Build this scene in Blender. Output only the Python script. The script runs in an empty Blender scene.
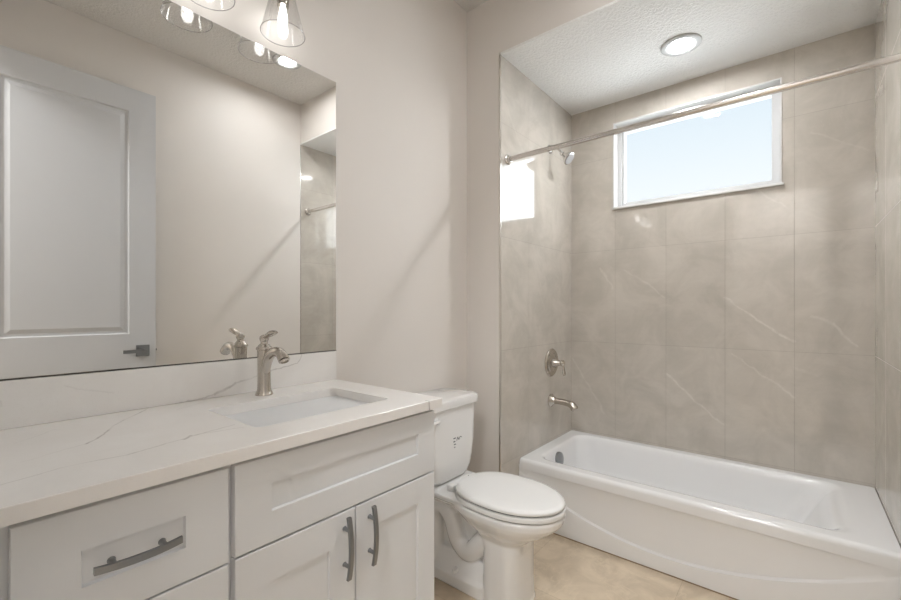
import bpy, bmesh, math, random
from mathutils import Vector, Matrix
PI = math.pi
S = bpy.context.scene
COL = S.collection

# ------------------------------------------------------------------ camera
cam = bpy.data.cameras.new('camera'); cam_o = bpy.data.objects.new('camera', cam); COL.objects.link(cam_o)
cam.sensor_fit = 'HORIZONTAL'; cam.sensor_width = 36.0
cam.lens = 36.0 * 422.22 / 901.0
cam.shift_y = 9.17 / 901.0
cam.clip_start = 0.01
cam_o.location = (-1.9005, -1.438, 1.1968)
cam_o.rotation_euler = (PI / 2, 0, math.radians(39.35 - 90))
S.camera = cam_o

# ------------------------------------------------------------------ world (pale hazy sky)
SKY_STRENGTH = 0.365
w = bpy.data.worlds.new('sky'); S.world = w; w.use_nodes = True
nt = w.node_tree; nt.nodes.clear()
wo = nt.nodes.new('ShaderNodeOutputWorld'); bg = nt.nodes.new('ShaderNodeBackground')
tc = nt.nodes.new('ShaderNodeTexCoord'); sx = nt.nodes.new('ShaderNodeSeparateXYZ'); rp = nt.nodes.new('ShaderNodeValToRGB')
nt.links.new(tc.outputs['Generated'], sx.inputs[0]); nt.links.new(sx.outputs['Z'], rp.inputs[0])
e = rp.color_ramp.elements
e[0].position = 0.0; e[0].color = (0.93, 0.97, 1.0, 1)
e[1].position = 0.75; e[1].color = (0.50, 0.66, 0.88, 1)
m_ = e.new(0.24); m_.color = (0.93, 0.965, 0.99, 1)
m_ = e.new(0.38); m_.color = (0.79, 0.88, 0.95, 1)
nt.links.new(rp.outputs[0], bg.inputs[0]); bg.inputs[1].default_value = SKY_STRENGTH
nt.links.new(bg.outputs[0], wo.inputs[0])

# ------------------------------------------------------------------ added wide sun lamp, standing in for bright sky light through the window
sun = bpy.data.lights.new('sky_fill_sun', 'SUN'); sun.energy = 6.0; sun.angle = math.radians(150); sun.color = (.93, .97, 1.0)
sun_o = bpy.data.objects.new('sky_fill_sun', sun); COL.objects.link(sun_o); sun_o.location = (6, -3, 4)
sun_o.rotation_euler = Vector((-.86, .34, -.46)).to_track_quat('-Z', 'Y').to_euler()

# ------------------------------------------------------------------ added unseen fill light in the hall, brightening the room through the doorway
hl = bpy.data.lights.new('hall_fill_light', 'AREA'); hl.shape = 'DISK'; hl.size = .5; hl.energy = 15.0; hl.color = (.97, .985, 1.0)
hl_o = bpy.data.objects.new('hall_fill_light', hl); COL.objects.link(hl_o); hl_o.location = (-2.65, -1.28, 2.84)

# ------------------------------------------------------------------ exposure, light levels
S.view_settings.view_transform = 'Standard'; S.view_settings.look = 'None'
S.view_settings.gamma = 1.0; S.view_settings.use_curve_mapping = False
S.view_settings.exposure = 1.53
BULB = 6.5          # emission of the vanity bulbs
DOWNLIGHT = 140.0; MAIN_DOWNLIGHT = 88.0     # emission of the recessed lenses
S.cycles.use_denoising = True
S.cycles.max_bounces = 14; S.cycles.diffuse_bounces = 8; S.cycles.glossy_bounces = 8
S.cycles.transmission_bounces = 12; S.cycles.transparent_max_bounces = 24
S.cycles.caustics_reflective = True; S.cycles.caustics_refractive = False
S.cycles.sample_clamp_indirect = 6.0

# ------------------------------------------------------------------ node helpers
def new_mat(name):
    m = bpy.data.materials.new(name); m.use_nodes = True
    n = m.node_tree; n.nodes.clear()
    out = n.nodes.new('ShaderNodeOutputMaterial'); b = n.nodes.new('ShaderNodeBsdfPrincipled')
    n.links.new(b.outputs[0], out.inputs[0])
    return m, n, b
def setp(b, **k):
    for key, v in k.items():
        nm = key.replace('_', ' ')
        b.inputs[nm].default_value = (*v, 1) if isinstance(v, tuple) and len(v) == 3 else v
def math_n(n, op, a, b=None, clamp=False):
    q = n.nodes.new('ShaderNodeMath'); q.operation = op; q.use_clamp = clamp
    for i, v in enumerate((a, b)):
        if v is None: continue
        if isinstance(v, (int, float)): q.inputs[i].default_value = v
        else: n.links.new(v, q.inputs[i])
    return q.outputs[0]
def mix_col(n, fac, a, b, blend='MIX'):
    q = n.nodes.new('ShaderNodeMix'); q.data_type = 'RGBA'; q.blend_type = blend
    for i, v in ((0, fac), (6, a), (7, b)):
        if isinstance(v, (int, float)): q.inputs[i].default_value = v
        elif isinstance(v, tuple): q.inputs[i].default_value = (*v, 1)
        else: n.links.new(v, q.inputs[i])
    return q.outputs[2]
def noise(n, vec, scale, detail=4, rough=.55, dist=0.0):
    q = n.nodes.new('ShaderNodeTexNoise'); q.inputs['Scale'].default_value = scale
    q.inputs['Detail'].default_value = detail; q.inputs['Roughness'].default_value = rough
    q.inputs['Distortion'].default_value = dist
    if vec is not None: n.links.new(vec, q.inputs['Vector'])
    return q
def position(n):
    g = n.nodes.new('ShaderNodeNewGeometry'); return g.outputs['Position']
def smooth(n, v, lo, hi, a=0.0, b=1.0):
    q = n.nodes.new('ShaderNodeMapRange'); q.interpolation_type = 'SMOOTHSTEP'
    n.links.new(v, q.inputs[0])
    for i, x in zip((1, 2, 3, 4), (lo, hi, a, b)): q.inputs[i].default_value = x
    return q.outputs[0]
def simple(name, col, rough=.4, metal=0.0, coat=0.0, bump=None, var=0.03, **k):
    """paint, metal or glaze with a faint procedural variation"""
    m, n, b = new_mat(name)
    setp(b, Roughness=rough, Metallic=metal)
    b.inputs['Coat Weight'].default_value = coat; b.inputs['Coat Roughness'].default_value = .05
    nz = noise(n, position(n), 6.0, 3)
    c = mix_col(n, nz.outputs[0], tuple(x * (1 - var) for x in col), tuple(min(1, x * (1 + var)) for x in col))
    n.links.new(c, b.inputs['Base Color'])
    if bump:
        sc, st, dist = bump
        bz = noise(n, position(n), sc, 3, .6)
        bp = n.nodes.new('ShaderNodeBump'); bp.inputs['Strength'].default_value = st; bp.inputs['Distance'].default_value = dist
        n.links.new(bz.outputs[0], bp.inputs['Height']); n.links.new(bp.outputs[0], b.inputs['Normal'])
    for kk, v in k.items(): b.inputs[kk.replace('_', ' ')].default_value = v
    return m
def plane_uv(n, axes, wobble=0.0, wscale=9.0):
    """(h, v) of the world position on the two named axes, optionally wobbled so that lines are not ruler straight"""
    p = position(n)
    s = n.nodes.new('ShaderNodeSeparateXYZ'); n.links.new(p, s.inputs[0])
    h, v = s.outputs['XYZ'.index(axes[0])], s.outputs['XYZ'.index(axes[1])]
    if wobble:
        nz = noise(n, p, wscale, 5, .6)
        sc = n.nodes.new('ShaderNodeSeparateColor'); n.links.new(nz.outputs['Color'], sc.inputs[0])
        h = math_n(n, 'ADD', h, math_n(n, 'MULTIPLY', math_n(n, 'SUBTRACT', sc.outputs[0], .5), wobble))
        v = math_n(n, 'ADD', v, math_n(n, 'MULTIPLY', math_n(n, 'SUBTRACT', sc.outputs[1], .5), wobble))
    return h, v
def vein(n, h, v, a, b, width):
    """0..1 mask of a mineral vein running from a to b, fading at the ends"""
    ax, ay = a; dx, dy = b[0] - a[0], b[1] - a[1]; L2 = dx * dx + dy * dy
    px, py = math_n(n, 'SUBTRACT', h, ax), math_n(n, 'SUBTRACT', v, ay)
    t = math_n(n, 'DIVIDE', math_n(n, 'ADD', math_n(n, 'MULTIPLY', px, dx), math_n(n, 'MULTIPLY', py, dy)), L2, True)
    ex = math_n(n, 'SUBTRACT', px, math_n(n, 'MULTIPLY', t, dx)); ey = math_n(n, 'SUBTRACT', py, math_n(n, 'MULTIPLY', t, dy))
    d = math_n(n, 'SQRT', math_n(n, 'ADD', math_n(n, 'MULTIPLY', ex, ex), math_n(n, 'MULTIPLY', ey, ey)))
    return smooth(n, d, 0.0, width, 1.0, 0.0)
def vein_sum(n, h, v, segs):
    tot = None
    for a, b, wd, st in segs:
        q = math_n(n, 'MULTIPLY', vein(n, h, v, a, b, wd), st)
        tot = q if tot is None else math_n(n, 'MAXIMUM', tot, q)
    return tot

# ------------------------------------------------------------------ materials
M = {}
M['paint'] = simple('wall_paint', (.72, .685, .648), .55, bump=(260, .12, .002), var=.012)
def ceiling_mat(name, col, st):
    m, n, b = new_mat(name); setp(b, Base_Color=col, Roughness=.7)
    p = position(n)
    z1 = noise(n, p, 64, 4, .62, .3)
    h = smooth(n, z1.outputs[0], .40, .62)
    bp = n.nodes.new('ShaderNodeBump'); bp.inputs['Strength'].default_value = st; bp.inputs['Distance'].default_value = .006
    n.links.new(h, bp.inputs['Height']); n.links.new(bp.outputs[0], b.inputs['Normal'])
    return m
M['ceil'] = ceiling_mat('ceiling_paint', (.68, .665, .64), .35)
M['ceil_tub'] = ceiling_mat('alcove_ceiling_paint', (.82, .82, .81), .45)
M['trimwhite'] = simple('trim_paint', (.74, .74, .735), .3, var=.01)
M['door'] = simple('door_paint', (.575, .585, .60), .35, var=.01)
M['cab'] = simple('cabinet_paint', (.715, .728, .742), .33, var=.01)
M['porcelain'] = simple('porcelain', (.80, .795, .785), .12, coat=.6, var=.006)
M['basin'] = simple('basin_glaze', (.87, .835, .80), .14, coat=.5, var=.006)
M['plasticgrey'] = simple('spray_face_plastic', (.42, .42, .43), .45, var=.05)
M['ring'] = simple('light_trim_ring', (.48, .48, .475), .4, var=.01)
M['plastic'] = simple('seat_plastic', (.80, .80, .79), .25, var=.006)
M['tub'] = simple('tub_enamel', (.80, .805, .81), .12, coat=.5, var=.006)
M['nickel'] = simple('brushed_nickel', (.56, .52, .47), .24, 1.0, var=.05)
M['chrome'] = simple('polished_chrome', (.70, .69, .68), .10, 1.0, var=.02)
M['pull'] = simple('dark_pull_metal', (.29, .30, .31), .34, 1.0, var=.05)
M['gap'] = simple('dark_joint', (.05, .045, .04), .8, var=.02)
M['caulk'] = simple('dirty_caulk', (.30, .22, .15), .8, var=.1)
M['black'] = simple('dark_print', (.06, .07, .09), .6, var=.02)
M['rodmetal'] = simple('satin_rod_metal', (.72, .69, .66), .2, 1.0, var=.03)
M['vinyl'] = simple('white_vinyl', (.56, .565, .57), .35, var=.01)
M['sill'] = simple('window_sill_stone', (.64, .635, .625), .2, var=.03)

def tile_mat(name, axes, h0, z0, veins, tint=1.0):
    m, n, b = new_mat(name)
    h, v = plane_uv(n, axes)
    cv = n.nodes.new('ShaderNodeCombineXYZ')
    n.links.new(math_n(n, 'SUBTRACT', h, h0 - 30 * .3025), cv.inputs[0]); n.links.new(math_n(n, 'SUBTRACT', v, z0 - 20 * .608), cv.inputs[1])
    br = n.nodes.new('ShaderNodeTexBrick')
    br.offset = 0.0; br.squash = 1.0
    n.links.new(cv.outputs[0], br.inputs['Vector'])
    br.inputs['Scale'].default_value = 1.0; br.inputs['Brick Width'].default_value = .3025; br.inputs['Row Height'].default_value = .608
    br.inputs['Mortar Size'].default_value = .0011; br.inputs['Mortar Smooth'].default_value = .3; br.inputs['Bias'].default_value = 0.0
    A = (.51 * tint, .475 * tint, .426 * tint); B = (.54 * tint, .505 * tint, .455 * tint)
    br.inputs['Color1'].default_value = (*A, 1); br.inputs['Color2'].default_value = (*B, 1)
    br.inputs['Mortar'].default_value = (.36, .325, .285, 1)
    p = position(n)
    # cloudy mottling, finer brushed grain and a few small pale wisps
    n1 = noise(n, p, 4.5, 6, .62, .6)
    c = mix_col(n, smooth(n, n1.outputs[0], .3, .72), (.90, .895, .885), (1.09, 1.09, 1.09))
    c = mix_col(n, 1.0, br.outputs['Color'], c, 'MULTIPLY')
    mp = n.nodes.new('ShaderNodeMapping'); mp.inputs['Scale'].default_value = (7, 7, 34); n.links.new(p, mp.inputs[0])
    n2 = noise(n, mp.outputs[0], 1.0, 4, .6)
    c = mix_col(n, 1.0, c, mix_col(n, n2.outputs[0], (.955, .955, .955), (1.045, 1.045, 1.045)), 'MULTIPLY')
    n3 = noise(n, p, 5.5, 8, .7, .9)
    wisp = math_n(n, 'SUBTRACT', 1.0, smooth(n, math_n(n, 'ABSOLUTE', math_n(n, 'SUBTRACT', n3.outputs[0], .5)), 0, .012))
    n4 = noise(n, p, 3.1, 2)
    wisp = math_n(n, 'MULTIPLY', wisp, smooth(n, n4.outputs[0], .54, .70, 0, .22))
    c = mix_col(n, wisp, c, (.66, .62, .56))
    if veins:
        hw, vw = plane_uv(n, axes, .05, 10)
        nb = noise(n, p, 26, 3, .6)
        vs = math_n(n, 'MULTIPLY', vein_sum(n, hw, vw, veins), smooth(n, nb.outputs[0], .28, .6, .35, 1.0))
        vs = math_n(n, 'MULTIPLY', vs, math_n(n, 'SUBTRACT', 1.0, br.outputs['Fac']))
        c = mix_col(n, math_n(n, 'MULTIPLY', vs, .62), c, (.72, .69, .64))
    n.links.new(c, b.inputs['Base Color'])
    setp(b, Roughness=.16); b.inputs['Specular IOR Level'].default_value = .68
    n.links.new(math_n(n, 'ADD', math_n(n, 'MULTIPLY', br.outputs['Fac'], .5), .06), b.inputs['Roughness'])
    bp = n.nodes.new('ShaderNodeBump'); bp.invert = True; bp.inputs['Strength'].default_value = .5; bp.inputs['Distance'].default_value = .001
    n.links.new(br.outputs['Fac'], bp.inputs['Height']); n.links.new(bp.outputs[0], b.inputs['Normal'])
    return m
back_veins = [((-1.128, 1.262), (-1.22, 1.185), .008, .9), ((-1.22, 1.185), (-1.425, 1.025), .009, 1.0),
              ((-.829, .800), (-.98, .66), .009, .9), ((-.98, .66), (-1.115, .55), .008, .8),
              ((-1.160, .945), (-1.30, .84), .008, .5), ((-1.30, .84), (-1.425, .745), .010, .75),
              ((-1.50, 1.165), (-1.575, 1.13), .010, .5), ((-1.575, 1.13), (-1.66, 1.02), .010, .7),
              ((-.43, 1.47), (-.505, 1.33), .010, .55), ((-.57, 1.45), (-.70, 1.37), .009, .45), ((-.70, 1.37), (-.815, 1.27), .009, .55),
              ((-.23, .86), (-.36, .66), .011, .55), ((-.36, .66), (-.45, .50), .012, .45), ((-1.43, .9), (-1.52, .86), .01, .3),
              ((-1.15, 1.95), (-1.41, 1.72), .008, .3), ((-1.5, 2.1), (-1.7, 1.95), .008, .3)]
side_veins = [((.05, 1.28), (.16, 1.05),   .012, .18), ((.34, 1.5), (.5, 1.2), .012, .16), ((.62, .95), (.80, .62), .012, .16), ((.05, 2.3), (.28, 2.05), .012, .16)]
M['tile_back'] = tile_mat('stone_tile_back', 'YZ', -.824, .976, back_veins)
M['tile_end'] = tile_mat('stone_tile_end', 'XZ', .003, .976, None)
M['tile_side'] = tile_mat('stone_tile_side', 'XZ', .003, .976, side_veins)

def floor_mat():
    m, n, b = new_mat('floor_tile')
    h, v = plane_uv(n, 'XY')
    cv = n.nodes.new('ShaderNodeCombineXYZ'); n.links.new(math_n(n, 'ADD', h, 6.27), cv.inputs[0]); n.links.new(math_n(n, 'ADD', v, 6.45), cv.inputs[1])
    br = n.nodes.new('ShaderNodeTexBrick'); br.offset = .5; n.links.new(cv.outputs[0], br.inputs['Vector'])
    br.inputs['Scale'].default_value = 1; br.inputs['Brick Width'].default_value = .6; br.inputs['Row Height'].default_value = .6
    br.inputs['Mortar Size'].default_value = .0015; br.inputs['Color1'].default_value = (.575, .475, .355, 1); br.inputs['Color2'].default_value = (.605, .505, .38, 1)
    br.inputs['Mortar'].default_value = (.48, .39, .28, 1)
    p = position(n)
    n1 = noise(n, p, 5, 7, .62, .8)
    c = mix_col(n, 1.0, br.outputs['Color'], mix_col(n, smooth(n, n1.outputs[0], .3, .7), (.86, .85, .83), (1.14, 1.15, 1.17)), 'MULTIPLY')
    n3 = noise(n, p, 2.6, 8, .66, 1.2)
    wv = math_n(n, 'SUBTRACT', 1.0, smooth(n, math_n(n, 'ABSOLUTE', math_n(n, 'SUBTRACT', n3.outputs[0], .5)), 0, .02))
    c = mix_col(n, math_n(n, 'MULTIPLY', wv, .35), c, (.74, .63, .48))
    n.links.new(c, b.inputs['Base Color']); setp(b, Roughness=.3)
    return m
M['floor'] = floor_mat()

def quartz_mat(name, axes, veins, spots=()):
    m, n, b = new_mat(name)
    p = position(n)
    n1 = noise(n, p, 3.5, 5, .6, .5)
    c = mix_col(n, smooth(n, n1.outputs[0], .3, .7), (.79, .77, .745), (.84, .825, .805))
    sp = noise(n, p, 420, 2, .5)
    c = mix_col(n, smooth(n, sp.outputs[0], .60, .72, 0, .18), c, (.62, .58, .54))
    hw, vw = plane_uv(n, axes, .035, 9)
    nb = noise(n, p, 14, 3, .6)
    vs = math_n(n, 'MULTIPLY', vein_sum(n, hw, vw, veins), smooth(n, nb.outputs[0], .3, .62, .25, 1.0))
    c = mix_col(n, vs, c, (.30, .275, .26))
    n.links.new(c, b.inputs['Base Color']); setp(b, Roughness=.22)
    return m
top_veins = [((-1.87, -.47), (-1.76, -.436), .0035, .42), ((-1.76, -.436), (-1.667, -.446), .0035, .42), ((-1.667, -.446), (-1.543, -.409), .004, .5),
             ((-1.56, -.42), (-1.535, -.40), .006, .75), ((-1.543, -.409), (-1.446, -.387), .004, .5), ((-1.53, -.40), (-1.44, -.43), .0035, .3),
             ((-1.70, -.30), (-1.672, -.262), .005, .6), ((-1.672, -.262), (-1.633, -.173), .004, .5), ((-1.633, -.173), (-1.518, -.02), .004, .55),
             ((-1.70, -.30), (-1.80, -.34), .003, .2), ((-1.48, -.11), (-1.40, -.06), .003, .3), ((-1.80, -.18), (-1.72, -.10), .003, .15),
             ((-.95, -.56), (-.948, -.575), .005, .9)]
splash_veins = [((-1.345, .925), (-1.28, .952), .006, .6), ((-1.28, .952), (-1.14, .985), .0035, .5), ((-1.14, .985), (-1.06, .995), .003, .5),
                ((-1.06, .995), (-1.035, 1.03), .003, .5), ((-1.81, .985), (-1.805, .975), .006, .4), ((-1.35, .925), (-1.45, .915), .004, .4), ((-1.7, 1.0), (-1.6, .975), .003, .12)]
M['quartz'] = quartz_mat('quartz_top', 'XY', top_veins)
M['quartz_splash'] = quartz_mat('quartz_splash', 'XZ', splash_veins)

def emit_mat(name, col, st):
    m = bpy.data.materials.new(name); m.use_nodes = True; n = m.node_tree; n.nodes.clear()
    o = n.nodes.new('ShaderNodeOutputMaterial'); q = n.nodes.new('ShaderNodeEmission')
    q.inputs[0].default_value = (*col, 1); q.inputs[1].default_value = st; n.links.new(q.outputs[0], o.inputs[0]); return m
M['bulb'] = emit_mat('lit_bulb', (1.0, .99, .97), BULB)
M['lens_main'] = emit_mat('lit_lens_main', (.985, .99, 1.0), MAIN_DOWNLIGHT)
M['lens'] = emit_mat('lit_lens', (.985, .99, 1.0), DOWNLIGHT)
def thin_glass(name, tint, lo, hi, rough=.02):
    m = bpy.data.materials.new(name); m.use_nodes = True; n = m.node_tree; n.nodes.clear()
    o = n.nodes.new('ShaderNodeOutputMaterial'); t = n.nodes.new('ShaderNodeBsdfTransparent'); g = n.nodes.new('ShaderNodeBsdfGlossy')
    t.inputs[0].default_value = (*tint, 1); g.inputs['Roughness'].default_value = rough
    lw = n.nodes.new('ShaderNodeLayerWeight'); lw.inputs[0].default_value = .35
    f = smooth(n, lw.outputs['Facing'], .0, 1.0, lo, hi)
    mx = n.nodes.new('ShaderNodeMixShader'); n.links.new(f, mx.inputs[0]); n.links.new(t.outputs[0], mx.inputs[1]); n.links.new(g.outputs[0], mx.inputs[2])
    n.links.new(mx.outputs[0], o.inputs[0]); return m
M['shade_glass'] = thin_glass('clear_shade_glass', (.98, .98, .98), .035, .40, .10)
M['rim_glass'] = thin_glass('shade_rim_glass', (.80, .80, .80), .25, .70, .12)
M['pane'] = thin_glass('window_glass', (.97, .985, .99), .001, .25, .0)
def mirror_mat():
    m, n, b = new_mat('silvered_glass'); setp(b, Base_Color=(.86, .86, .845), Metallic=1.0, Roughness=.0); return m
M['mirror'] = mirror_mat()

# ------------------------------------------------------------------ mesh helpers
def add_box(bm, lo, hi):
    vs = [bm.verts.new((x, y, z)) for x in (lo[0], hi[0]) for y in (lo[1], hi[1]) for z in (lo[2], hi[2])]
    for f in ((0, 1, 3, 2), (4, 6, 7, 5), (0, 4, 5, 1), (2, 3, 7, 6), (0, 2, 6, 4), (1, 5, 7, 3)):
        bm.faces.new([vs[i] for i in f])
def box(lo, hi, bevel=0.0, seg=2):
    bm = bmesh.new(); add_box(bm, lo, hi)
    if bevel: bmesh.ops.bevel(bm, geom=bm.edges[:], offset=bevel, segments=seg, affect='EDGES', profile=.5)
    return bm
def add_loft(bm, rings, cap0=True, cap1=True, close=False):
    R = [[bm.verts.new(p) for p in r] for r in rings]; n = len(R[0])
    pairs = list(zip(R[:-1], R[1:]))
    if close: pairs.append((R[-1], R[0]))
    for a, b in pairs:
        for i in range(n):
            j = (i + 1) % n
            bm.faces.new((a[i], a[j], b[j], b[i]))
    if not close:
        if cap0: bm.faces.new(R[0][::-1])
        if cap1: bm.faces.new(R[-1])
def loft(rings, **k):
    bm = bmesh.new(); add_loft(bm, rings, **k); return bm
def rrect(x0, x1, y0, y1, r, z, n=6):
    r = min(r, (x1 - x0) / 2 - 1e-4, (y1 - y0) / 2 - 1e-4); pts = []
    for cx, cy, a0 in ((x1 - r, y1 - r, 0), (x0 + r, y1 - r, 90), (x0 + r, y0 + r, 180), (x1 - r, y0 + r, 270)):
        for i in range(n + 1):
            a = math.radians(a0 + 90 * i / n); pts.append((cx + r * math.cos(a), cy + r * math.sin(a), z))
    return pts
def catmull(pts, k=8):
    P = [Vector(p) for p in pts]; out = []
    for i in range(len(P) - 1):
        p0, p1, p2, p3 = P[max(i - 1, 0)], P[i], P[i + 1], P[min(i + 2, len(P) - 1)]
        for j in range(k):
            t = j / k
            out.append(.5 * ((2 * p1) + (p2 - p0) * t + (2 * p0 - 5 * p1 + 4 * p2 - p3) * t * t + (3 * p1 - p0 - 3 * p2 + p3) * t ** 3))
    out.append(P[-1]); return out
def add_tube(bm, path, rad, n=16, k=8, flat=1.0, up=None):
    """round tube along a smoothed path; rad a number or one radius per control point; flat squashes it along its second axis"""
    C = catmull(path, k) if k > 1 else [Vector(p) for p in path]
    if isinstance(rad, (int, float)): rr = [rad] * len(C)
    else:
        rr = []
        for i in range(len(C)):
            t = i / (len(C) - 1) * (len(rad) - 1); a = int(min(t, len(rad) - 2)); f = t - a
            f = f * f * (3 - 2 * f); rr.append(rad[a] * (1 - f) + rad[a + 1] * f)
    T0 = (C[1] - C[0]).normalized(); u = Vector(up) if up else (Vector((1, 0, 0)) if abs(T0.x) < .9 else Vector((0, 0, 1)))
    rings = []
    for i, c in enumerate(C):
        t = (C[min(i + 1, len(C) - 1)] - C[max(i - 1, 0)]).normalized()
        u = (u - t * u.dot(t)).normalized(); v = t.cross(u)
        rings.append([tuple(c + (u * math.cos(2 * PI * q / n) + v * math.sin(2 * PI * q / n) * flat) * rr[i]) for q in range(n)])
    add_loft(bm, rings)
def tube(path, rad, **k):
    bm = bmesh.new(); add_tube(bm, path, rad, **k); return bm
def add_lathe(bm, prof, origin=(0, 0, 0), axis=(0, 0, 1), n=32):
    """profile of (radius, height) turned about the axis through origin"""
    ax = Vector(axis).normalized(); q = Vector((0, 0, 1)).rotation_difference(ax).to_matrix(); o = Vector(origin); rings = []
    for r, h in prof:
        r = max(r, 1e-4)
        rings.append([tuple(o + q @ Vector((r * math.cos(2 * PI * i / n), r * math.sin(2 * PI * i / n), h))) for i in range(n)])
    add_loft(bm, rings)
def lathe(prof, origin=(0, 0, 0), axis=(0, 0, 1), n=32):
    bm = bmesh.new(); add_lathe(bm, prof, origin, axis, n); return bm

def wloc(o):
    p = Vector((0, 0, 0))
    while o: p = p + o.location; o = o.parent
    return p
def obj(name, bm, mat, parent=None, origin=None, smooth_deg=35):
    """link a bmesh built in room coordinates as one mesh object; a child's vertices are taken relative to its parent's base"""
    base = wloc(parent) if parent else Vector((0, 0, 0))
    o_loc = Vector(origin) if origin is not None else (base if parent else Vector((0, 0, 0)))
    bmesh.ops.recalc_face_normals(bm, faces=bm.faces[:])
    for v in bm.verts: v.co -= o_loc
    me = bpy.data.meshes.new(name); bm.to_mesh(me); bm.free()
    me.materials.append(M[mat] if isinstance(mat, str) else mat)
    o = bpy.data.objects.new(name, me); COL.objects.link(o)
    if smooth_deg is not None:
        me.polygons.foreach_set('use_smooth', [True] * len(me.polygons))
        me.set_sharp_from_angle(angle=math.radians(smooth_deg))
    o.location = o_loc - base
    if parent: o.parent = parent
    return o
def tag(o, label, cat, group=None):
    o['label'] = label; o['category'] = cat
    if group: o['group'] = group
    return o
def thing(name, loc, label, cat, group=None):
    o = bpy.data.objects.new(name, None); o.empty_display_size = .05; COL.objects.link(o); o.location = loc
    return tag(o, label, cat, group)
def struct(name, bm, mat, parent=None, smooth_deg=None):
    o = obj(name, bm, mat, parent, smooth_deg=smooth_deg)
    if parent is None: o['kind'] = 'structure'
    return o

# ------------------------------------------------------------------ room shell (mirror wall y=0, tub wall x=0.913, room to -y)
H, HT = 2.87, 2.547          # room ceiling, lower ceiling over the tub
YS, YE = -.224, -1.724       # the two tiled ends of the tub alcove
XB = .913                    # tiled window wall
XL = -1.875                  # wall with the doorway
RIM = .3546                  # tub rim
struct('floor', box((-3.3, -2.2, -.08), (1.08, .12, 0)), 'floor')
struct('ceiling', box((-3.3, -2.2, H), (0, .12, H + .08)), 'ceil')
struct('wall_left', box((-2.0, 0, 0), (0, .12, H)), 'paint')
struct('wall_end', box((0, YS + .010, 0), (1.08, .12, H)), 'paint')                 # short wall beside the alcove
struct('wall_header', box((0, -1.84, HT + .012), (1.08, YS + .010, H + .08)), 'paint')  # drop over the tub
struct('ceiling_alcove', box((0.0, -1.80, HT), (XB + .16, YS, HT + .012)), 'ceil_tub')
struct('wall_right', box((-2.0, YE - .12, 0), (0, YE, H)), 'paint')
struct('wall_alcove_left', box((0.0, YS, 0), (XB, YS + .010, HT)), 'tile_side')
struct('wall_alcove_right', box((0.0, YE - .12, 0), (XB, YE, HT)), 'tile_end')
WY0, WY1, WZ0, WZ1 = -1.378, -.508, 1.856, 2.412
bm = bmesh.new()
xs = (XB, 1.08)
add_box(bm, (xs[0], YE - .12, 0), (xs[1], WY0, HT + .012)); add_box(bm, (xs[0], WY1, 0), (xs[1], YS + .010, HT + .012))
add_box(bm, (xs[0], WY0, 0), (xs[1], WY1, WZ0)); add_box(bm, (xs[0], WY0, WZ1), (xs[1], WY1, HT + .012))
struct('wall_back', bm, 'tile_back')
# doorway wall behind the camera: pier beside the vanity, pier by the hinges, piece over the door
DY0, DY1, DZ = -1.655, -.90, 2.53
bm = bmesh.new()
add_box(bm, (XL - .115, DY1 + .02, 0), (XL, 0, H)); add_box(bm, (XL - .115, YE, 0), (XL, DY0 - .02, H)); add_box(bm, (XL - .115, DY0 - .02, DZ + .02), (XL, DY1 + .02, H))
struct('wall_front', bm, 'paint')
bm = bmesh.new()
add_box(bm, (XL - .115, DY1, 0), (XL, DY1 + .02, DZ)); add_box(bm, (XL - .115, DY0 - .02, 0), (XL, DY0, DZ)); add_box(bm, (XL - .115, DY0 - .02, DZ), (XL, DY1 + .02, DZ + .02))
struct('trim_1', bm, 'trimwhite')
# hall beyond the doorway
bm = bmesh.new()
add_box(bm, (-3.3, -2.2, 0), (-3.2, .12, H)); add_box(bm, (-3.2, -2.2, 0), (-2.0, -2.1, H)); add_box(bm, (-3.2, .0, 0), (-2.0, .12, H)); add_box(bm, (-2.0, -2.2, 0), (-1.99, YE - .12, H))
struct('wall_hall', bm, 'paint')
# baseboards
def baseboard(name, lo, hi): struct(name, box(lo, hi, .004, 1), 'trimwhite')
baseboard('baseboard_left', (-.892, -.014, 0), (0, -.0002, .13))
baseboard('baseboard_end', (-.014, YS + .0, 0), (-.0002, -.0145, .13))
baseboard('baseboard_right', (XL, YE + .0002, 0), (0, YE + .014, .13))
# metal edge trim where tile meets paint
struct('trim_2', box((-.0035, YS - .0015, 0.0), (.003, YS + .0095, HT), .001, 1), 'rodmetal')
struct('trim_3', box((-.0035, YE - .0095, 0.0), (.003, YE + .0015, HT), .001, 1), 'rodmetal')

# window
win = struct('window_1', box((1.0, WY0, WZ0), (1.001, WY0 + .001, WZ0 + .001)), 'vinyl')
def frame_bm(x0, x1, y0, y1, z0, z1, t, bev=.003):
    bm = bmesh.new()
    for lo, hi in (((x0, y0, z0), (x1, y0 + t, z1)), ((x0, y1 - t, z0), (x1, y1, z1)), ((x0, y0 + t, z0), (x1, y1 - t, z0 + t)), ((x0, y0 + t, z1 - t), (x1, y1 - t, z1))):
        add_box(bm, lo, hi)
    return bm
struct('reveal_lining', frame_bm(XB - .003, 1.0, WY0, WY1, WZ0, WZ1, .007), 'sill', win)
struct('frame', frame_bm(.985, 1.045, WY0 + .007, WY1 - .007, WZ0 + .007, WZ1 - .007, .022), 'vinyl', win)
struct('sash', frame_bm(.998, 1.036, WY0 + .029, WY1 - .029, WZ0 + .029, WZ1 - .029, .016), 'vinyl', win)
struct('pane', box((1.014, WY0 + .043, WZ0 + .043), (1.018, WY1 - .043, WZ1 - .043)), 'pane', win)
struct('sill', box((XB - .012, WY0 - .008, WZ0 - .010), (1.0, WY1 + .004, WZ0 + .002), .002, 1), 'sill', win)

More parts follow.
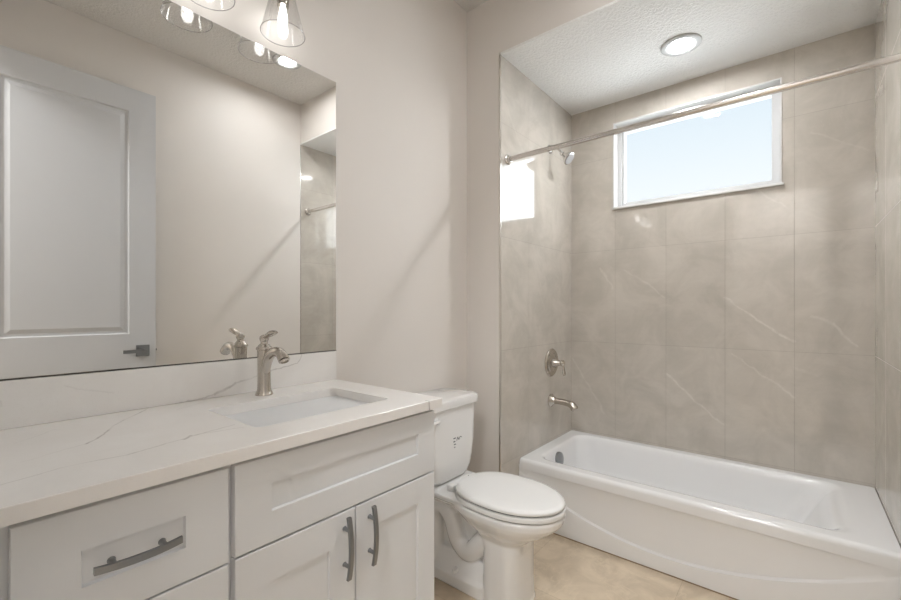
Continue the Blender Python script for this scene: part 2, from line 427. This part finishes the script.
# door leaf swung open against the right-hand wall (seen in the mirror)
def panel_door(x0, x1, yf, yb, z0, z1, panels):
    """slab with moulded panels sunk into the face at y=yf (facing +y)"""
    bm = bmesh.new()
    xs = sorted({x0, x1, *[p[0] for p in panels], *[p[1] for p in panels]}); zs = sorted({z0, z1, *[p[2] for p in panels], *[p[3] for p in panels]})
    def P(x, y, z): return bm.verts.new((x, y, z))
    def quad(*c): bm.faces.new([P(*q) for q in c])
    for a, b in zip(xs[:-1], xs[1:]):
        for c, d in zip(zs[:-1], zs[1:]):
            if any(abs(a - p[0]) < 1e-6 and abs(c - p[2]) < 1e-6 for p in panels):
                steps = ((0, 0), (.006, -.009), (.020, -.010), (.042, -.003))
                for (i0, d0), (i1, d1) in zip(steps[:-1], steps[1:]):
                    o = [(a + i0, yf + d0, c + i0), (b - i0, yf + d0, c + i0), (b - i0, yf + d0, d - i0), (a + i0, yf + d0, d - i0)]
                    i = [(a + i1, yf + d1, c + i1), (b - i1, yf + d1, c + i1), (b - i1, yf + d1, d - i1), (a + i1, yf + d1, d - i1)]
                    for k in range(4): quad(o[k], o[(k + 1) % 4], i[(k + 1) % 4], i[k])
                quad(*i)
            else: quad((a, yf, c), (b, yf, c), (b, yf, d), (a, yf, d))
    quad((x0, yb, z0), (x1, yb, z0), (x1, yb, z1), (x0, yb, z1))
    for a, b in (((x0, z0), (x1, z0)), ((x1, z0), (x1, z1)), ((x1, z1), (x0, z1)), ((x0, z1), (x0, z0))):
        quad((a[0], yf, a[1]), (b[0], yf, b[1]), (b[0], yb, b[1]), (a[0], yb, a[1]))
    bmesh.ops.remove_doubles(bm, verts=bm.verts[:], dist=1e-5)
    return bm
dx0, dx1, dyf = -1.838, -1.037, -1.640
door = struct('door_1', panel_door(dx0, dx1, dyf, dyf - .035, .012, 2.513, [(dx0 + .134, dx1 - .134, .23, .85), (dx0 + .134, dx1 - .134, 1.05, 2.375)]), 'door')
hx, hz = -1.105, .947
hd = struct('handle', box((hx - .034, dyf, hz - .034), (hx + .034, dyf + .008, hz + .034), .0015, 1), 'pull', door)
bm = bmesh.new(); add_lathe(bm, [(.011, 0), (.011, .045)], (hx, dyf + .006, hz), (0, 1, 0), 16); add_box(bm, (hx - .105, dyf + .042, hz - .010), (hx + .012, dyf + .056, hz + .010))
struct('lever', bm, 'pull', hd)
struct('latch_plate', box((dx1 - .0005, dyf - .030, hz - .028), (dx1 + .0015, dyf - .005, hz + .028)), 'pull', door)
bm = lathe([(.007, 0), (.007, .008), (.003, .011)], (dx1, dyf - .0175, hz), (1, 0, 0), 12); struct('latch_bolt', bm, 'pull', door)
for z in (.25, 1.25, 2.28):
    struct('hinge', lathe([(.006, -.045), (.006, .045)], (dx0 - .004, dyf + .003, z), (0, 0, 1), 12), 'pull', door)

# ------------------------------------------------------------------ vanity
HC, TC = .9176, .0277; ZU = HC - TC
CX0, CX1, CF = -1.865, -.894, -.530            # carcass; doors and drawer fronts stand proud of it
FF = -.5495                                    # front faces
vc = thing('vanity_cabinet', (-1.382, -.27, 0), 'white shaker bathroom vanity cabinet with dark bar pulls under the quartz top', 'cabinet')
bm = bmesh.new()
add_box(bm, (CX0, -.006, .10), (CX1, CF, ZU - .0004))
obj('body', bm, 'cab', vc, smooth_deg=None)
obj('toe_kick', box((CX0, -.03, 0), (CX1 - .0, -.47, .0998)), 'cab', vc, smooth_deg=None)
obj('filler_strip', box((CX0, CF - .0002, .10), (CX0 + .013, CF - .010, ZU - .002), .001, 1), 'cab', vc, smooth_deg=None)
def shaker(x0, x1, z0, z1, sx_, sz0, sz1, yb=CF, yf=FF, rec=.007):
    bm = bmesh.new(); e = .0014
    px0, px1, pz0, pz1 = x0 + sx_[0], x1 - sx_[1], z0 + sz0, z1 - sz1
    def R(a, b, c, d, y): return [(a, y, c), (b, y, c), (b, y, d), (a, y, d)]
    add_loft(bm, [R(x0, x1, z0, z1, yb - .0003), R(x0, x1, z0, z1, yf + e), R(x0 + e, x1 - e, z0 + e, z1 - e, yf),
                  R(px0, px1, pz0, pz1, yf), R(px0 + .002, px1 - .002, pz0 + .002, pz1 - .002, yf + rec)])
    return bm
def bar_pull(parent, c, horizontal, L=.157):
    """arched flat bar on two round posts"""
    bm = bmesh.new(); cx, cz = c; hw = .0056; N = 14
    rings = []
    for i in range(N + 1):
        s = (i / N - .5); out = .022 + .010 * (1 - (2 * s) ** 2); th = .0075
        a, b = FF - out, FF - out + th
        if horizontal: rings.append([(cx + s * L, a, cz - hw), (cx + s * L, a, cz + hw), (cx + s * L, b, cz + hw), (cx + s * L, b, cz - hw)])
        else: rings.append([(cx - hw, a, cz + s * L), (cx + hw, a, cz + s * L), (cx + hw, b, cz + s * L), (cx - hw, b, cz + s * L)])
    add_loft(bm, rings)
    h = obj('handle', bm, 'pull', parent, smooth_deg=30)
    for s in (-.29, .29):
        p = (cx + s * L, FF, cz) if horizontal else (cx, FF, cz + s * L)
        obj('post', lathe([(.0065, 0), (.005, .003), (.0045, .024)], p, (0, -1, 0), 14), 'pull', h)
    return h
ZT = .8755                                        # top edge of fronts
d = obj('drawer', shaker(-1.832, -1.524, .684, ZT, (.080, .078), .064, .0675), 'cab', vc, smooth_deg=None); bar_pull(d, (-1.677, .776), True, .126)
d = obj('drawer', shaker(-1.832, -1.524, .398, .680, (.080, .078), .075, .075), 'cab', vc, smooth_deg=None); bar_pull(d, (-1.677, .54), True, .126)
d = obj('drawer', shaker(-1.832, -1.524, .112, .394, (.080, .078), .075, .075), 'cab', vc, smooth_deg=None); bar_pull(d, (-1.677, .253), True, .126)
obj('false_front', shaker(-1.512, -.897, .687, ZT, (.079, .073), .068, .0585), 'cab', vc, smooth_deg=None)
d = obj('door', shaker(-1.512, -1.2085, .112, .682, (.081, .0765), .08, .080), 'cab', vc, smooth_deg=None); bar_pull(d, (-1.2415, .594), False)
d = obj('door', shaker(-1.2045, -.897, .112, .682, (.0775, .073), .08, .074), 'cab', vc, smooth_deg=None); bar_pull(d, (-1.1605, .594), False)

# quartz top with the sink cut-out, backsplash, basin
SX0, SX1, SY0, SY1 = -1.421, -1.002, -.458, -.165
TX0, TX1, TY0 = -1.872, -.887, -.5742
o = obj('countertop', loft([rrect(TX0, TX1, TY0, -.0005, .001, ZU), rrect(TX0, TX1, TY0, -.0005, .001, HC - .0015), rrect(TX0 + .0015, TX1 - .0015, TY0 + .0015, -.002, .001, HC),
                            rrect(SX0 - .001, SX1 + .001, SY0 - .001, SY1 + .001, .019, HC), rrect(SX0, SX1, SY0, SY1, .018, HC - .001), rrect(SX0, SX1, SY0, SY1, .018, ZU)], close=True), 'quartz', origin=(-1.38, -.287, ZU))
tag(o, 'white quartz countertop with thin grey veins and a sink cut-out, on the vanity', 'countertop')
o = obj('backsplash', box((TX0, -.0205, HC + .0003), (TX1, -.0005, 1.0297), .0012, 1), 'quartz_splash', origin=(-1.38, -.01, HC))
tag(o, 'low white veined quartz backsplash standing behind the faucet under the mirror', 'backsplash')
sk = thing('sink', ((SX0 + SX1) / 2, (SY0 + SY1) / 2, .75), 'white rectangular undermount sink basin set below the countertop cut-out', 'sink')
g = .004
obj('basin', loft([rrect(SX0 - .02, SX1 + .02, SY0 - .02, SY1 + .02, .03, ZU - .0006), rrect(SX0 - g, SX1 + g, SY0 - g, SY1 + g, .022, ZU - .0006),
                   rrect(SX0 - g, SX1 + g, SY0 - g, SY1 + g, .022, ZU - .010), rrect(SX0 + .020, SX1 - .022, SY0 + .010, SY1 - .010, .03, .80), rrect(SX0 + .034, SX1 - .036, SY0 + .022, SY1 - .022, .04, .772),
                   rrect(SX0 + .075, SX1 - .075, SY0 + .06, SY1 - .06, .05, .762), rrect(-1.235, -1.19, -.335, -.29, .02, .759),
                   rrect(-1.235, -1.19, -.335, -.29, .02, .752), rrect(SX0 + .02, SX1 - .02, SY0 + .012, SY1 - .012, .04, .757), rrect(SX0 - .02, SX1 + .02, SY0 - .02, SY1 + .02, .03, .80)], close=True), 'basin', sk, smooth_deg=50)
obj('drain', lathe([(.026, 0), (.028, .002), (.024, .004), (.006, .003), (.006, .008), (.018, .010), (.017, .013), (.002, .014)], (-1.2125, -.3125, .7585)), 'nickel', sk)

# faucet
fx, fy, fz = -1.219, -.091, HC
fc = thing('faucet', (fx, fy, fz), 'single-handle brushed nickel faucet standing behind the sink', 'faucet')
obj('base', lathe([(.0275, 0.0003), (.0275, .003), (.0255, .007), (.0240, .011)], (fx, fy, fz)), 'nickel', fc)
obj('body', lathe([(.0235, .010), (.0210, .022), (.0200, .06), (.0203, .10), (.0212, .138), (.0220, .150), (.0220, .154)], (fx, fy, fz)), 'nickel', fc)
obj('collar', lathe([(.0222, .153), (.0245, .155), (.0250, .159), (.0235, .163), (.0205, .165), (.0165, .171), (.0115, .175), (.0105, .181), (.0140, .187), (.0150, .194), (.0120, .201), (.0050, .205)], (fx, fy, fz)), 'nickel', fc)
sp = obj('spout', tube([(fx, fy + .002, fz + .045), (fx, fy - .013, fz + .095), (fx, fy - .034, fz + .134), (fx, fy - .070, fz + .151), (fx, fy - .102, fz + .148), (fx, fy - .126, fz + .127)],
                       [.010, .0145, .0160, .0158, .0158, .0176], n=20, up=(1, 0, 0)), 'nickel', fc)
obj('aerator', lathe([(.0145, 0), (.0135, .004), (.0115, .004), (.0110, -.002)], (fx, fy - .1266, fz + .1260), (0, -.55, -.83), 20), 'nickel', sp)
obj('lever', tube([(fx, fy + .008, fz + .190), (fx, fy - .012, fz + .196), (fx, fy - .034, fz + .206), (fx, fy - .056, fz + .214), (fx, fy - .070, fz + .215)], [.0075, .009, .0145, .0165, .006], n=16, flat=.5, up=(1, 0, 0)), 'nickel', fc)

fc.scale = (1, 1, .955)

# mirror
MX1, MZ0, MZ1 = -.879, 1.0325, 2.109
mr = thing('mirror', (-1.37, 0, MZ0), 'large frameless rectangular mirror on the wall above the backsplash', 'mirror')
obj('glass', box((TX0, -.006, MZ0), (MX1, -.0008, MZ1), .0008, 1), 'mirror', mr, smooth_deg=None)
obj('bottom_channel', box((TX0, -.0075, MZ0 - .0024), (MX1, -.0008, MZ0 + .0002)), 'gap', mr, smooth_deg=None)

# vanity light: bar with three glass shades
LX = (-1.152, -1.388, -1.624); LY, LZ = -.088, 2.133
vl = thing('vanity_light', (LX[1], 0, 2.20), 'three-light nickel bar sconce with clear glass cone shades above the mirror', 'wall light')
obj('back_plate', box((LX[1] - .07, -.022, 2.335), (LX[1] + .07, -.0008, 2.455), .006, 3), 'nickel', vl)
obj('bar', tube([(LX[2] - .03, LY + .03, 2.395), (LX[0] + .03, LY + .03, 2.395)], .009, k=1), 'nickel', vl)
obj('stem', tube([(LX[1], -.015, 2.395), (LX[1], LY + .03, 2.395)], .012, k=1), 'nickel', vl)
for x in LX:
    a = obj('arm', tube([(x, LY + .03, 2.395), (x, LY + .012, 2.392), (x, LY, 2.375), (x, LY, 2.335)], .0065, n=12), 'nickel', vl)
    obj('socket', lathe([(.010, 2.345), (.026, 2.335), (.028, 2.30), (.021, 2.296), (.019, 2.225), (.012, 2.222)], (x, LY, 0)), 'nickel', vl)
    pr = [(.031, 2.300), (.033, 2.290), (.050, 2.215), (.0705, LZ), (.0712, LZ - .002), (.0700, LZ - .002), (.0485, 2.215), (.0315, 2.290), (.029, 2.300)]
    sh = obj('shade', lathe(pr, (x, LY, 0), n=48), 'shade_glass', vl, smooth_deg=60)
    ring = [(x + .0708 * math.cos(2 * PI * q / 48), LY + .0708 * math.sin(2 * PI * q / 48), LZ - .001) for q in range(49)]
    obj('rim', tube(ring, .0013, n=8, k=1, up=(0, 0, 1)), 'rim_glass', sh)
    obj('bulb', lathe([(.008, 2.224), (.010, 2.212), (.0135, 2.195), (.015, 2.180), (.0135, 2.166), (.008, 2.156), (.001, 2.153)], (x, LY, 0), n=24), 'bulb', vl)

# recessed ceiling lights
def downlight(c, label, z, lens):
    t = thing('recessed_light', (c[0], c[1], z), label, 'ceiling light', 'recessed ceiling lights')
    obj('trim_ring', lathe([(.051, -.0008), (.0525, -.003), (.068, -.009), (.088, -.0085), (.093, -.005), (.094, -.0005), (.060, -.0005)], (c[0], c[1], z), n=48), 'ring', t)
    obj('lens', lathe([(.0505, -.0008), (.0505, -.0024), (.03, -.0032), (.001, -.0034)], (c[0], c[1], z), n=48), lens, t)
downlight((.512, -.981), 'round lit recessed light in the lowered textured ceiling above the tub', HT, 'lens')
downlight((-.396, -1.232), 'round lit recessed light in the main ceiling, seen only in the mirror', H, 'lens_main')

# ------------------------------------------------------------------ bathtub
TXF = .190
tb = thing('bathtub', (.55, -.974, 0), 'white alcove bathtub with a curved line on its apron, below the window', 'bathtub')
bm = bmesh.new()
y0, y1, xb = YE + .0006, YS - .0006, XB - .0006
IX0, IX1, IY0, IY1 = .275, .850, -1.600, -.305
rings = [rrect(TXF, xb, y0, y1, .004, .300), rrect(TXF, xb, y0, y1, .006, .335), rrect(TXF + .0025, xb, y0, y1, .008, .345), rrect(TXF + .009, xb - .001, y0 + .001, y1 - .001, .010, .3525), rrect(TXF + .020, xb - .002, y0 + .002, y1 - .002, .012, RIM),
         rrect(TXF + .024, xb - .004, y0 + .004, y1 - .004, .014, RIM), rrect(IX0 - .020, IX1 + .018, IY0 - .030, IY1 + .018, .09, RIM), rrect(IX0 - .014, IX1 + .012, IY0 - .010, IY1 + .012, .085, RIM - .0004), rrect(IX0 - .004, IX1 + .004, IY0 + .010, IY1 + .004, .08, RIM - .003),
         rrect(IX0 + .003, IX1 - .002, IY0 + .030, IY1 - .003, .08, RIM - .012), rrect(IX0 + .007, IX1 - .006, IY0 + .055, IY1 - .008, .08, RIM - .035),
         rrect(IX0 + .012, IX1 - .012, IY0 + .085, IY1 - .016, .09, .27), rrect(IX0 + .022, IX1 - .022, IY0 + .14, IY1 - .028, .10, .17), rrect(IX0 + .035, IX1 - .035, IY0 + .19, IY1 - .045, .11, .10),
         rrect(IX0 + .06, IX1 - .06, IY0 + .25, IY1 - .07, .10, .066), rrect(IX0 + .10, IX1 - .10, IY0 + .30, IY1 - .12, .09, .058)]
add_loft(bm, rings, cap0=False)
# apron with its swooping ledge: the lower part stands slightly proud
ny = 72; cols = []
for i in range(ny + 1):
    y = y1 + (y0 - y1) * i / ny; zc = .072 + .374 * (y + .974) ** 2
    f = min(1.0, max(0.0, (abs(y + .974) - .45) / .3)); pr = .012 * (1 - .75 * f)
    zz = [(0, 0), (zc * .5, 0), (zc - .006, 0), (zc - .001, .0006), (zc + .006, pr), (zc + .02, pr), ((zc + .305) / 2, pr), (.288, pr * .9), (.306, .0035), (.318, 0.0)]
    if zc > .255: zz = [(0, 0), (zc * .5, 0), (zc * .8, 0), (zc - .006, 0), (zc, pr * .3), (zc + .006, pr * .6), (zc + .009, pr * .6), (zc + .012, pr * .5), (max(.306, zc + .018), pr * .3), (.322, 0.0)]
    cols.append([bm.verts.new((TXF + dx, y, z)) for z, dx in zz])
for a, b in zip(cols[:-1], cols[1:]):
    for j in range(len(a) - 1): bm.faces.new((a[j], b[j], b[j + 1], a[j + 1]))
obj('shell', bm, 'tub', tb, smooth_deg=45)
obj('overflow_plate', lathe([(.043, -.004), (.044, .008), (.041, .016), (.014, .020), (.001, .0205)], (.500, IY1 - .0125, .286), (0, -1, .12), 32), 'pull', tb)
obj('drain', lathe([(.032, 0), (.033, .002), (.026, .004), (.002, .003)], (.56, -.53, .0585), (0, 0, 1), 28), 'nickel', tb)
obj('caulk_line', box((TXF - .003, y0, 0.0002), (TXF + .0002, y1, .0045)), 'caulk', tb, smooth_deg=None)

# tub spout, valve, shower head, curtain rod
QX, QZ = .588, .617
t = thing('tub_spout', (QX, YS, QZ), 'brushed nickel tub spout on the tiled wall just above the tub', 'spout')
obj('flange', lathe([(.041, 0.0003), (.041, .004), (.035, .010), (.026, .020), (.021, .032)], (QX, YS, QZ), (0, -1, 0)), 'nickel', t)
obj('spout', tube([(QX, YS - .015, QZ), (QX, YS - .06, QZ), (QX, YS - .11, QZ - .004), (QX, YS - .142, QZ - .012), (QX, YS - .158, QZ - .030)], [.0200, .0190, .0195, .0225, .0235], n=22), 'nickel', t)
obj('outlet', lathe([(.0245, 0), (.0250, .005), (.020, .014)], (QX, YS - .155, QZ - .026), (0, -.55, -.83), 22), 'nickel', t)
VX, VZ = .592, .857
t = thing('shower_valve', (VX, YS, VZ), 'round brushed nickel shower valve with lever handle on tile above the spout', 'valve')
obj('escutcheon', lathe([(.088, .0003), (.089, .005), (.084, .011), (.076, .013), (.070, .009), (.061, .009), (.054, .015), (.032, .019), (.028, .021)], (VX, YS, VZ), (0, -1, 0), 48), 'nickel', t)
obj('hub', lathe([(.031, .018), (.029, .028), (.022, .044), (.016, .062), (.0145, .068), (.020, .073), (.020, .085), (.012, .091)], (VX, YS, VZ), (0, -1, 0)), 'nickel', t)
obj('handle', tube([(VX, YS - .078, VZ + .014), (VX, YS - .082, VZ - .010), (VX, YS - .086, VZ - .038), (VX, YS - .090, VZ - .064), (VX, YS - .091, VZ - .078)], [.008, .0085, .012, .0155, .007], n=16, flat=.6), 'nickel', t)
WX, WZ = .572, 2.212
t = thing('shower_fixture', (WX, YS, WZ), 'small polished bell-shaped shower head on a curved arm below the curtain rod', 'shower head')
obj('flange', lathe([(.028, .0003), (.028, .003), (.024, .010), (.013, .016)], (WX, YS, WZ), (0, -1, 0)), 'chrome', t)
obj('arm', tube([(WX, YS - .006, WZ), (WX, YS - .036, WZ + .002), (WX, YS - .064, WZ - .016), (WX, YS - .084, WZ - .044)], .0090, n=14), 'chrome', t)
HP, HA = (WX, YS - .086, WZ - .047), (0, -.74, -.67)
obj('head', lathe([(.012, -.012), (.0145, -.004), (.0145, .004), (.011, .008), (.015, .016), (.026, .034), (.036, .050), (.0405, .058), (.040, .064), (.036, .066), (.001, .064)], HP, HA, 36), 'chrome', t)
obj('spray_face', lathe([(.0345, .0655), (.034, .0685), (.026, .0695), (.025, .0685), (.001, .0685)], HP, HA, 36), 'plasticgrey', t)
t = thing('curtain_rod', (.070, -.974, 2.007), 'straight satin metal shower curtain rod spanning the tub opening', 'curtain rod')
RX, RZ = .068, 2.008
obj('rod', tube([(RX, YS - .004, RZ), (RX, YE + .004, RZ)], .0130, n=20, k=1), 'rodmetal', t)
for yy, s in ((YS, -1), (YE, 1)):
    obj('flange', lathe([(.028, .0003), (.028, .004), (.021, .010), (.018, .022)], (RX, yy, RZ), (0, s, 0), 28), 'rodmetal', t)

# ------------------------------------------------------------------ toilet
TX = -.385
tl = thing('toilet', (TX, -.36, 0), 'white two-piece toilet with closed lid between the vanity and the tub', 'toilet')
def egg(hw, front, rear, c, z, n=40, pr=.75, pf=1.0):
    pts = []
    for i in range(n):
        a = 2 * PI * i / n; cs, sn = math.cos(a), math.sin(a)
        p = pf if cs > 0 else pr
        x = hw * math.copysign(abs(sn) ** p, sn); l = c + (front - c if cs > 0 else c - rear) * math.copysign(abs(cs) ** (p if cs < 0 else pf), cs)
        pts.append((TX + x, -l, z))
    return pts
bm = bmesh.new()
add_loft(bm, [egg(.109, .608, .425, .52, 0.0008, pr=.45, pf=.7), egg(.105, .602, .43, .52, .02, pr=.45, pf=.7), egg(.104, .598, .430, .52, .10, pr=.45, pf=.7), egg(.104, .598, .43, .52, .22, pr=.5, pf=.7), egg(.103, .605, .40, .52, .262, pr=.55, pf=.8),
              egg(.118, .640, .37, .52, .290, pr=.6, pf=.9), egg(.142, .692, .33, .52, .318, pr=.65, pf=.95), egg(.158, .726, .29, .52, .345, pr=.7), egg(.167, .742, .26, .52, .364, pr=.7),
              egg(.170, .747, .25, .52, .384, pr=.7), egg(.166, .741, .25, .52, .394, pr=.7)])
# deck under the tank
def dk(hw, l0, l1, z, r): return rrect(TX - hw, TX + hw, -l1, -l0, r, z)
add_loft(bm, [dk(.055, .06, .44, .30, .03), dk(.085, .05, .44, .338, .04), dk(.132, .035, .43, .373, .05), dk(.150, .03, .42, .388, .06), dk(.150, .03, .42, .403, .06)])
# spine, trapway swells and foot
add_loft(bm, [dk(.040, .12, .46, .0008, .03), dk(.036, .10, .46, .15, .03), dk(.036, .08, .46, .36, .03)])
for s in (-1, 1):
    x = TX + s * .050
    add_tube(bm, [(x, -.47, .285), (x, -.405, .205), (x, -.345, .150), (x, -.285, .180), (x, -.245, .270), (x, -.195, .312), (x, -.150, .270), (x, -.145, .17), (x, -.165, .05)], [.046, .044, .042, .041, .041, .043, .043, .043, .046], n=18)
add_loft(bm, [dk(.108, .105, .46, .0008, .05), dk(.106, .107, .46, .050, .05), dk(.095, .12, .46, .066, .05), dk(.080, .135, .46, .095, .04), dk(.06, .15, .46, .13, .03)])
bowl = obj('bowl', bm, 'porcelain', tl, smooth_deg=180)
md = bowl.modifiers.new('fuse', 'REMESH'); md.mode = 'VOXEL'; md.voxel_size = .004; md.use_smooth_shade = True
md = bowl.modifiers.new('soften', 'SMOOTH'); md.factor = .5; md.iterations = 4
for s in (-1, 1):
    obj('bolt_cap', lathe([(.015, 0), (.015, .008), (.011, .016), (.001, .020)], (TX + s * .088, -.30, .066), (s * .5, 0, 1), 20), 'plastic', bowl)
# tank
def tk(hw, l1, z, l0=.016, r=.05): return rrect(TX - hw, TX + hw, -l1, -l0, r, z, 8)
tank = obj('tank', loft([tk(.105, .192, .4085), tk(.128, .206, .413), tk(.146, .213, .428, r=.055), tk(.160, .217, .456, r=.055), tk(.170, .220, .505, r=.055), tk(.176, .222, .570, r=.05), tk(.178, .223, .65, r=.05), tk(.181, .224, .744, r=.045)]), 'porcelain', tl, smooth_deg=45)
obj('tank_lid', loft([tk(.184, .228, .7445, .012, .045), tk(.191, .236, .749, .010, .05), tk(.192, .238, .776, .009, .05), tk(.189, .235, .785, .012, .05), tk(.176, .222, .790, .02, .05)]), 'porcelain', tl, smooth_deg=50)
lv = obj('flush_lever', lathe([(.014, 0), (.015, .006), (.012, .012), (.010, .020), (.004, .024)], (TX - .134, -.2225, .707), (0, -1, 0), 20), 'plastic', tank)
obj('lever_arm', tube([(TX - .134, -.240, .707), (TX - .150, -.240, .706), (TX - .172, -.236, .703)], [.007, .0065, .007], n=12, flat=.7), 'plastic', lv)
# small printed mark on the tank
bm = bmesh.new()
mx, mz, my = TX + .012, .583, -.2226
for (a, b, c, dd) in ((-.024, .018, -.006, .0225), (-.024, .003, -.010, .0075), (-.020, -.010, -.006, -.006), (-.018, -.023, -.010, -.019)):
    add_box(bm, (mx + a, my - .0004, mz + b), (mx + c, my + .0006, mz + dd))
mk = obj('printed_mark', bm, 'black', tank, smooth_deg=None)
obj('squiggle', tube([(mx + .000, my, mz + .006), (mx + .008, my, mz + .021), (mx + .016, my, mz + .008), (mx + .026, my, mz + .020), (mx + .038, my, mz + .014)], .0016, n=6), 'black', mk)
# seat and lid
EP = .74
seat = obj('seat', loft([egg(.160, .736, .288, .517, .3985, pr=EP), egg(.170, .749, .283, .517, .4015, pr=EP), egg(.1715, .752, .282, .517, .414, pr=EP), egg(.169, .748, .284, .517, .4205, pr=EP), egg(.150, .725, .305, .517, .4205, pr=EP)]), 'plastic', tl, smooth_deg=50)
lid = obj('lid', loft([egg(.158, .735, .295, .517, .4255, pr=EP), egg(.167, .746, .284, .517, .4275, pr=EP), egg(.169, .748, .283, .517, .4345, pr=EP), egg(.166, .744, .286, .517, .4405, pr=EP), egg(.150, .725, .305, .517, .4445, pr=EP), egg(.10, .66, .37, .517, .447, pr=EP), egg(.03, .55, .48, .517, .4477, pr=EP)]), 'plastic', tl, smooth_deg=50)
obj('seat_gap_shade', loft([egg(.158, .732, .30, .517, .394, pr=EP), egg(.158, .732, .30, .517, .4270, pr=EP)]), 'gap', tl)  # dark filler: shade between bowl, seat and lid put in as colour
for s in (-1, 1):
    obj('hinge', box((TX + s * .075 - .020, -.286, .400), (TX + s * .075 + .020, -.252, .428), .006, 3), 'plastic', tl)
